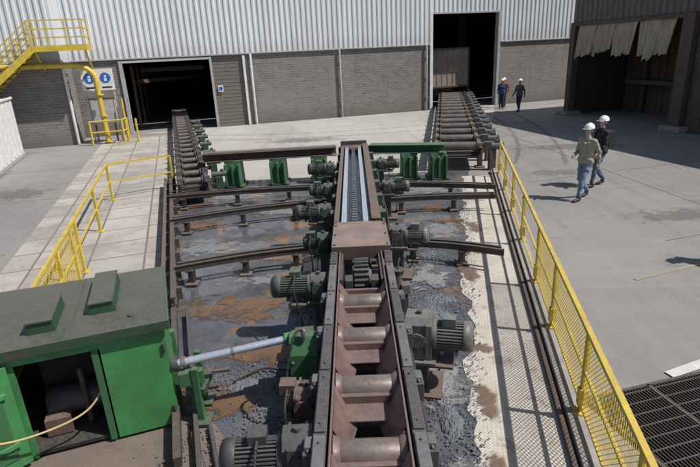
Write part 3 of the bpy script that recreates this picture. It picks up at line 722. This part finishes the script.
for i,y in enumerate(rolls):
    zc=.86
    b.cyl((-.26,y,zc),(.26,y,zc),.115,'rollsteel',n=28)
    for sg in(-1,1):
        b.cyl((sg*.225,y,zc),(sg*.285,y,zc),.12,'mauve',r2=.15,n=28); b.cyl((sg*.285,y,zc),(sg*.5,y,zc),.04,'steel')
        b.box((sg*.47,y,.86),(.09,.2,.18),'steel'); b.box((sg*.47,y,.97),(.06,.12,.05),'steel_l')
        for dy in(-.07,.07): b.cyl((sg*.47,y+dy,.95),(sg*.47,y+dy,.975),.014,'steel_l',n=6)
    ya=y+.13; yb=(rolls[i+1]-.13) if i+1<len(rolls) else 6.1
    for sg in(-1,1):
        t=[(sg*.288,ya,.995),(sg*.288,yb,.995),(sg*.20,yb,.80),(sg*.10,(ya+yb)/2+.05,.72),(sg*.17,ya,.74)]
        b.poly(t if sg<0 else t[::-1],'mauve'); t2=[(x,y_,zz-.012) for x,y_,zz in t]; b.poly(t2[::-1] if sg<0 else t2,'mauve')
    b.bb((-.27,yb-.26,.79),(.27,yb,.81),'mauve')
    b.prof((-.27,yb,.8),(.27,yb,.8),[(-.02,0),(.03,0),(.03,.09),(-.02,.09)],'mauve')
    b.bb((-.29,ya,.52),(.29,yb,.54),'black')  # black sheet under each bay paints the gap shade between rollers
b.bb((-.3,y0,.42),(.3,y1,.44),'rust')
b.done()
b=B('chain_sprocket_wheel',MC,bevel=.004)
b.bb((-.29,6.15,.5),(-.25,7.1,1.0),'steel'); b.bb((.25,6.15,.5),(.29,7.1,1.0),'steel')
n=26;prof=[]
for i in range(n):
    for dt,rr in((0,.27),(.3,.27),(.45,.31),(.75,.31)):
        t=(i+dt)*2*pi/n; prof.append((math.cos(t)*rr,math.sin(t)*rr))
b.prof((-.10,6.62,.78),(.10,6.62,.78),prof,'steel'); b.cyl((-.24,6.62,.78),(.24,6.62,.78),.06,'steel_l'); b.cyl((-.14,6.62,.78),(.14,6.62,.78),.14,'rust',n=24)
b.bb((-.25,6.15,.52),(.25,7.1,.54),'black'); b.box((-.17,6.3,.9),(.1,.2,.12),'steel'); b.box((.17,6.3,.9),(.1,.2,.12),'steel')
b.done()
b=B('cover_plate',MC,bevel=.006)
b.bb((-.42,7.1,1.08),(.44,8.1,1.10),'rustlight'); b.poly([(-.42,8.1,1.10),(.44,8.1,1.10),(.40,8.5,1.02),(-.38,8.5,1.02)],'rustlight')
b.bb((-.42,7.08,.9),(.44,7.1,1.10),'rust'); b.bb((-.42,7.1,.5),(-.38,8.5,1.07),'steel'); b.bb((.40,7.1,.5),(.44,8.5,1.07),'steel')
for x in(-.38,.4):
    for y in(7.15,7.6,8.05): b.cyl((x,y,1.10),(x,y,1.12),.018,'steel',n=6)
b.done()
b=B('chain_conveyor_section',MC,bevel=.006)
ya,yb=8.5,16.1
b.bb((-.34,ya,.80),(.30,yb,.83),'tray')
for x in(-.26,.12): b.bb((x-.05,ya-.2,.83),(x+.05,yb,.98),'steel'); b.bb((x-.045,ya-.2,.98),(x+.045,yb,1.0),'shiny')
b.bb((-.12,ya-.1,.83),(-.02,yb,.93),'tray')
b.ibeam((-.39,ya,.88),(-.39,yb,.88),.09,.26,'rust',.02)
b.ibeam((.30,ya,.92),(.30,yb,.92),.16,.3,'rust',.02); b.bb((.40,ya+.4,.55),(.56,yb-1,.62),'rust')
y=ya+.4
while y<yb:
    for x in(-.4,.34): b.beam((x,y,0),(x,y,.76),.12,.14,'rust',up=(0,1,0)); b.box((x,y,.045),(.28,.28,.03),'rust')
    b.box((.44,y+.3,.88),(.12,.22,.22),'green_dark'); b.box((-.48,y+.5,.84),(.1,.24,.2),'green_dark'); y+=1.15
y=ya
while y<yb: b.box((-.07,y,.94),(.08,.09,.04),'tray'); y+=.16
b.hosecurve([(-.5,8.6,.5),(-.56,10,.42),(-.5,12,.5),(-.55,14,.45),(-.5,16,.5)],.02,'black',8)
b.hosecurve([(.52,8.8,.7),(.58,10,.66),(.54,12,.7),(.58,14,.66),(.52,15.8,.7)],.018,'black',8)
b.box((-.05,16.15,.85),(.8,.12,.6),'steel'); b.cyl((-.42,16.05,.9),(.35,16.05,.9),.14,'rust')
b.done()
b=B('valve_coupling',bevel=.004)
b.cyl((.5,6.45,.72),(.78,6.42,.72),.035,'steel_l'); b.cyl((.62,6.43,.6),(.62,6.43,.98),.05,'rust'); b.cyl((.62,6.43,.98),(.62,6.43,1.0),.09,'steel'); b.box((.72,6.42,.72),(.12,.14,.14),'steel_l'); b.beam((.72,6.42,0),(.72,6.42,.65),.07,.07,'steel',up=(0,1,0))
b.hosecurve([(.62,6.43,1.0),(.66,6.6,1.08),(.72,6.9,.7),(.66,7.4,.4),(.6,7.8,.5)],.013,'black',8)
b.done()
b=B('green_cylinder_bracket',bevel=.01)
b.prof((-.72,5.0,.55),(-.40,5.0,.55),[(-.16,-.2),(.16,-.2),(.16,.18),(.05,.36),(-.05,.36),(-.16,.18)],'green'); b.box((-.56,5.12,.75),(.22,.4,.14),'green_dark',rz=.1)
b.cyl((-.42,5.1,.82),(-.30,5.1,.82),.1,'green'); b.cyl((-.70,5.06,.82),(-.6,5.07,.82),.09,'green_bright'); b.box((-.56,5.05,.18),(.24,.3,.36),'green_dark'); b.box((-.56,5.05,.045),(.4,.5,.03),'rust')
b.cyl((-.55,4.9,.9),(-.55,4.9,1.02),.03,'steel_l')
for x in(-.68,-.44):
    for zz in(.42,.65): b.cyl((x,4.815,zz),(x,4.84,zz),.018,'steel_l',n=6)
b.hosecurve([(-.55,4.9,1.0),(-.62,4.75,1.05),(-.72,4.6,.7),(-.7,4.5,.3),(-.62,4.4,.08)],.014,'black',8)
b.done()
b=B('hydraulic_cylinder',bevel=0)
pa=Vector((-1.95,4.78,.74));pb=Vector((-.68,5.08,.82)); d=(pb-pa).normalized()
b.cyl(pa,pb,.042,'chrome',n=24); b.cyl(pa,pa+d*.06,.08,'steel',n=20); b.cyl(pa+d*.1,pa+d*.14,.06,'steel_l',n=20); b.cyl(pb-d*.1,pb-d*.02,.07,'green_bright',n=20); b.cyl(pa+d*.62,pa+d*.65,.05,'steel_l',n=20)
b.done()

# ------------------------------------------------------------------ green machine
MG=Matrix.Translation((-1.95,4.72,0))@Matrix.Rotation(TH+R(4),4,'Z')
b=B('green_machine_cabinet',MG,bevel=.012)
W_,D_,Hh=2.6,1.45,1.28
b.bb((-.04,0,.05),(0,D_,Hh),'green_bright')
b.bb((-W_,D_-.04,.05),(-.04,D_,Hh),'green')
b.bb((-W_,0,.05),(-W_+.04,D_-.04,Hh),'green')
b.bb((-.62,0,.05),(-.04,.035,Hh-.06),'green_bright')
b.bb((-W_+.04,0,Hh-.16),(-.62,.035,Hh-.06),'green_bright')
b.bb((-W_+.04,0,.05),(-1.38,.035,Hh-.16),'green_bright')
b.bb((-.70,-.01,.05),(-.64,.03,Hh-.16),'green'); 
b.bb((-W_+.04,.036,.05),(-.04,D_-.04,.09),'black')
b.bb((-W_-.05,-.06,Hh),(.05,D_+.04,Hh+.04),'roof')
b.bb((-W_-.06,-.075,Hh-.05),(.06,-.06,Hh+.045),'green_dark'); b.bb((.05,-.06,Hh-.05),(.062,D_+.04,Hh+.045),'green')
for sx,sy,ln in((-.58,.82,.85),(-1.12,.5,.62)):
    b.prof((sx,sy-ln/2,Hh+.04),(sx,sy+ln/2,Hh+.04),[(-.13,0),(.13,0),(.11,.12),(-.11,.12)],'green_dark'); b.bb((sx-.12,sy-ln/2-.02,Hh+.16),(sx+.12,sy+ln/2+.02,Hh+.175),'roof')
b.bb((-.86,-.05,Hh+.04),(-.85,D_,Hh+.046),'green_dark')
for sx in(-.3,-1.9): b.cyl((sx,.2,Hh+.04),(sx,.2,Hh+.06),.03,'steel',n=8)
for i in range(7): b.cyl((.062,.1+i*.2,Hh-.02),(.068,.1+i*.2,Hh-.02),.012,'steel',n=6)
b.box((.02,.3,.35),(.06,.1,.5),'green'); b.box((.02,1.1,.35),(.06,.1,.5),'green')
b.bb((0,.45,.55),(.012,1.0,.56),'green_dark'); b.bb((0,.45,.3),(.012,1.0,.31),'green_dark')
for zz in(.25,1.0): b.cyl((-.03,-.02,zz-.05),(-.03,-.02,zz+.05),.015,'steel',n=8)
b.beam((-1.42,-.05,.62),(-2.05,-.42,.62),1.08,.03,'green_bright',up=(.5,-.86,0))
b.beam((-1.50,-.12,.62),(-1.98,-.40,.62),.85,.02,'green',up=(.5,-.86,0))
b.beam((-1.46,-.11,.35),(-2.0,-.43,.35),.05,.04,'green_bright',up=(0,0,1)); b.beam((-1.46,-.11,.9),(-2.0,-.43,.9),.05,.04,'green_bright',up=(0,0,1))
b.done()
b=B('machine_internals',MG,bevel=.006)
b.cyl((-1.3,.5,.35),(-.75,.5,.35),.16,'steel'); b.box((-1.05,.8,.5),(.6,.3,.6),'darkin'); b.cyl((-.9,.3,.15),(-.9,.3,.8),.03,'rust'); b.box((-1.2,.35,.2),(.25,.25,.2),'rust'); b.done()
b=B('supply_hose',MG)
b.hosecurve([(-2.1,-.5,.82),(-1.8,-.42,.66),(-1.45,-.28,.50),(-1.1,-.12,.44),(-.85,-.02,.48),(-.7,.06,.62),(-.66,.12,.75)],.011,'hose',8,6); b.done()
b=B('green_pipe_stand',bevel=.006)
for x,y in((-1.78,5.1),(-1.72,4.75)): b.beam((x,y,0),(x,y,.70),.07,.07,'green',up=(0,1,0)); b.box((x,y,.045),(.22,.22,.03),'green_dark')
b.beam((-1.9,4.75,.58),(-1.65,4.82,.58),.12,.16,'green'); b.box((-1.72,4.92,.4),(.16,.36,.08),'green_dark'); b.beam((-1.9,5.25,.3),(-1.5,5.3,.3),.04,.04,'rust'); b.done()
b=B('floor_pipes')
b.tube([(-1.75,4.5,.06),(-1.5,3.9,.06),(-1.35,3.0,.06),(-1.3,2,.06)],.04,'rust'); b.tube([(-1.6,4.6,.06),(-1.35,3.9,.06),(-1.15,2.0,.06)],.025,'steel')
b.hosecurve([(-1.5,5.4,.06),(-1.2,5.65,.06),(-.9,5.6,.06),(-.5,5.5,.06)],.014,'black'); b.done()

# ------------------------------------------------------------------ drain grating bottom right
b=B('floor_grating')
GM=Matrix.Translation((2.62,4.55,0))@Matrix.Rotation(R(14),4,'Z'); b.M=GM
b.bb((0,-2.2,-.008),(2.4,0.25,.0),'black')
for i in range(61): b.bb((i*.04,-2.2,.0),(i*.04+.008,.25,.02),'skid')
for i in range(16): b.bb((0,-2.2+i*.16,.004),(2.4,-2.188+i*.16,.024),'steel')
for x in(0,.8,1.6,2.4): b.bb((x-.02,-2.22,.0),(x+.02,.27,.03),'skid')
b.bb((-.04,.25,0),(2.44,.29,.03),'skid'); b.done()

# ------------------------------------------------------------------ people
def capsule(p,q,r0,r1,n=14):
    p=Vector(p);q=Vector(q);d=q-p;Ln=d.length
    y=d.normalized() if Ln>1e-6 else Vector((0,0,1)); u=Vector((0,0,1)) if abs(y.z)<.9 else Vector((1,0,0))
    x=y.cross(u).normalized(); z=x.cross(y); vs=[];m=5
    rings=[]
    for j in range(1,m+1): a=math.pi/2*(1-j/m); rings.append((p-y*(r0*math.sin(a)),r0*math.cos(a)))
    for j in range(0,m): a=math.pi/2*(j/m); rings.append((q+y*(r1*math.sin(a)),r1*math.cos(a)))
    vs.append(p-y*r0)
    for c,rr in rings:
        for i in range(n): t=2*math.pi*i/n; vs.append(c+x*(rr*math.cos(t))+z*(rr*math.sin(t)))
    vs.append(q+y*r1); fs=[];N=len(rings)
    for i in range(n): fs.append((0,1+(i+1)%n,1+i))
    for j in range(N-1):
        for i in range(n): a=1+j*n; fs.append((a+i,a+(i+1)%n,a+n+(i+1)%n,a+n+i))
    e=len(vs)-1; a=1+(N-1)*n
    for i in range(n): fs.append((e,a+i,a+(i+1)%n))
    return vs,fs
def person(name,pos,facing,height,top,legs,voxel=.009,stride=.22,bag=None,turn=0.,armsw=.18,bent=False):
    caps=[]
    def C(p,q,r0,r1,k): caps.append((Vector(p),Vector(q),r0,r1,k))
    s=stride
    C((-.095,0,.92),(-.10,s*.75,.52),.095,.066,legs); C((-.10,s*.75,.52),(-.10,s,.13),.064,.05,legs)
    C((.095,0,.92),(.10,s*.12,.50),.095,.066,legs); C((.10,s*.12,.50),(.10,-s*1.05,.17),.064,.05,legs)
    C((-.10,s-.02,.055),(-.115,s+.17,.04),.048,.036,'shoe'); C((-.10,s,.12),(-.10,s-.01,.06),.05,.048,'shoe')
    C((.10,-s*1.05,.13),(.10,-s*1.02,.075),.048,.045,'shoe'); C((.10,-s*1.06,.085),(.11,-s+.15,.038),.045,.034,'shoe')
    C((-.07,0,.93),(.07,0,.93),.118,.118,legs)
    C((-.085,0,.96),(.085,0,.96),.130,.130,top)
    C((-.075,0,1.05),(-.095,.0,1.36),.112,.105,top); C((.075,0,1.05),(.095,.0,1.36),.112,.105,top); C((0,.03,1.1),(0,.035,1.32),.105,.10,top)
    C((-.165,0,1.425),(.165,0,1.425),.062,.062,top); C((0,-.01,1.43),(0,0,1.50),.085,.062,top)
    C((0,0,1.48),(0,.012,1.57),.052,.05,'skin')
    ct,st=math.cos(turn),math.sin(turn)
    def hd(x,y,z): return (x*ct-y*st,x*st+y*ct,z)
    C(hd(0,-.015,1.69),hd(0,.01,1.69),.085,.08,'skin'); C(hd(0,.03,1.64),hd(0,.05,1.595),.065,.042,'skin'); C(hd(0,-.04,1.66),hd(0,-.035,1.62),.07,.055,'hair')
    C(hd(0,.095,1.665),hd(0,.108,1.645),.010,.014,'skin'); C(hd(-.02,.088,1.612),hd(.02,.088,1.612),.010,.010,'skin')
    for sx in(-1,1): C(hd(sx*.083,-.005,1.66),hd(sx*.086,0,1.635),.014,.011,'skin'); C(hd(sx*.032,.082,1.682),hd(sx*.034,.084,1.682),.012,.012,'eye')
    for sx,fw in((-1,-armsw),(1,armsw)):
        sh=Vector((sx*.19,0,1.415)); elb=Vector((sx*.245,fw*.55-.03,1.14)); wr=Vector((sx*.25,fw*1.1+.07,.92))
        if bent and sx==1: wr=Vector((sx*.14,.26,1.08)); elb=Vector((sx*.25,.02,1.12))
        C(sh,elb,.066,.05,top); C(elb,wr,.048,.037,top)
        d=(wr-elb).normalized(); 
        pa=wr+d*.02; pb=wr+d*.085
        C(wr,pa,.028,.028,'skin'); side=Vector((0,1,0)) if abs(d.y)<.8 else Vector((0,0,1)); side=(side-d*side.dot(d)).normalized(); nrm=d.cross(side)
        C(pa-side*.018,pb-side*.022,.02,.017,'skin'); C(pa+side*.018,pb+side*.022,.02,.017,'skin')
        for fi,(o,ln) in enumerate(((.034,.058),(.012,.068),(-.012,.063),(-.034,.05))):
            b0=pb+side*o; k1=b0+d*ln*.55+nrm*(-sx*.010); k2=k1+d*ln*.45+nrm*(-sx*.028)
            C(b0-d*.01,k1,.0095,.009,'skin'); C(k1,k2,.009,.0078,'skin')
        tb=pa+side*.03; t1=tb+side*.028+d*.03; t2=t1+d*.032; C(tb,t1,.013,.011,'skin'); C(t1,t2,.011,.009,'skin')
    vs=[];fs=[]
    for c in caps:
        v_,f_=capsule(*c[:4]); o=len(vs); vs+=v_; fs+=[tuple(a+o for a in f) for f in f_]
    me=bpy.data.meshes.new('tmp'); me.from_pydata([tuple(v) for v in vs],[],fs); me.update()
    to=bpy.data.objects.new('tmp',me); COL.objects.link(to)
    rm=to.modifiers.new('r','REMESH'); rm.mode='VOXEL'; rm.voxel_size=voxel; rm.adaptivity=0
    sm=to.modifiers.new('s','SMOOTH'); sm.iterations=2; sm.factor=.4
    dg=bpy.context.evaluated_depsgraph_get(); ev=to.evaluated_get(dg)
    nm=bpy.data.meshes.new_from_object(ev); bpy.data.objects.remove(to)
    n=len(nm.polygons); cen=np.zeros(n*3); nm.polygons.foreach_get('center',cen); cen=cen.reshape(-1,3)
    best=np.full(n,1e9); idx=np.zeros(n,int); ks=[]
    for c in caps:
        if c[4] not in ks: ks.append(c[4])
        a_=np.array(c[0]);b_=np.array(c[1]);d=b_-a_;t=np.clip(((cen-a_)@d)/max(1e-9,d@d),0,1)
        dist=np.linalg.norm(cen-(a_+t[:,None]*d),axis=1)-(c[2]+(c[3]-c[2])*t); mk=dist<best; best[mk]=dist[mk]; idx[mk]=ks.index(c[4])
    nm.materials.clear()
    for k in ks: nm.materials.append(M[k])
    nm.polygons.foreach_set('material_index',idx.astype(np.int32)); nm.polygons.foreach_set('use_smooth',[True]*n)
    co_=np.zeros(len(nm.vertices)*3); nm.vertices.foreach_get('co',co_); co_=co_.reshape(-1,3)
    nn=np.zeros(len(nm.vertices)*3); nm.vertices.foreach_get('normal',nn); nn=nn.reshape(-1,3)
    zz=co_[:,2]; msk=(zz<1.45)&(zz>.12)&~((np.abs(co_[:,0])>.2)&(zz<.95))
    fold=np.sin(zz*48+co_[:,0]*20+np.sin(co_[:,1]*30)*1.5)*.0045+np.sin(zz*23-co_[:,1]*35)*.004
    co_+=nn*(fold*msk)[:,None]; nm.vertices.foreach_set('co',co_.ravel()); nm.update()
    e=empty(name); body=bpy.data.objects.new('body',nm); COL.objects.link(body); body.parent=e
    h=B('helmet',Matrix.Rotation(turn,4,'Z'),e)
    h.ball((0,-.005,1.715),.118,'helmet',24,(.95,1.15,1.0),top=True); h.cyl((0,-.005,1.705),(0,-.005,1.72),.118,'helmet',n=24,r2=.113)
    h.prof((0,.0,1.712),(0,.16,1.70),[(-.085,-.005),(.085,-.005),(.085,.006),(-.085,.006)],'helmet'); h.beam((0,-.12,1.755),(0,.06,1.835),.03,.02,'helmet'); h.done()
    if bag:
        q=B('backpack',None,e,bevel=.03); q.box((0,-.19,1.22),(.30,.17,.44),bag); q.box((0,-.29,1.14),(.22,.07,.22),bag)
        for sx in(-1,1): q.tube([(sx*.1,-.11,1.42),(sx*.12,.02,1.49),(sx*.125,.12,1.36),(sx*.14,.1,1.15),(sx*.15,-.08,1.04)],.018,bag,6)
        q.done()
    e.scale=(height/1.83,)*3; e.location=(pos[0],pos[1],pos[2] if len(pos)>2 else -.01); e.rotation_euler=(0,0,facing-pi/2)
    return e
person('walking_man',(5.90,12.6),R(205),1.9,'beige','jeans',voxel=.008,stride=.24,turn=R(15),bent=True)
person('walking_man',(6.8,13.75),R(190),1.9,'blackj','jeans2',voxel=.008,stride=.22,bag='blackj',turn=R(10),armsw=-.15)
person('standing_man',(9.6,32.4),R(250),1.8,'bluej','navy',voxel=.014,stride=.08)
person('standing_man',(10.15,30.8),R(215),1.84,'greyj','navy',voxel=.014,stride=.12)
person('standing_man',(9.95,33.2),R(240),1.8,'redbag','navy',voxel=.014,stride=.05)
person('standing_man',(6.95,8.15),R(200),1.8,'blackj','jeans',voxel=.014,stride=.1)
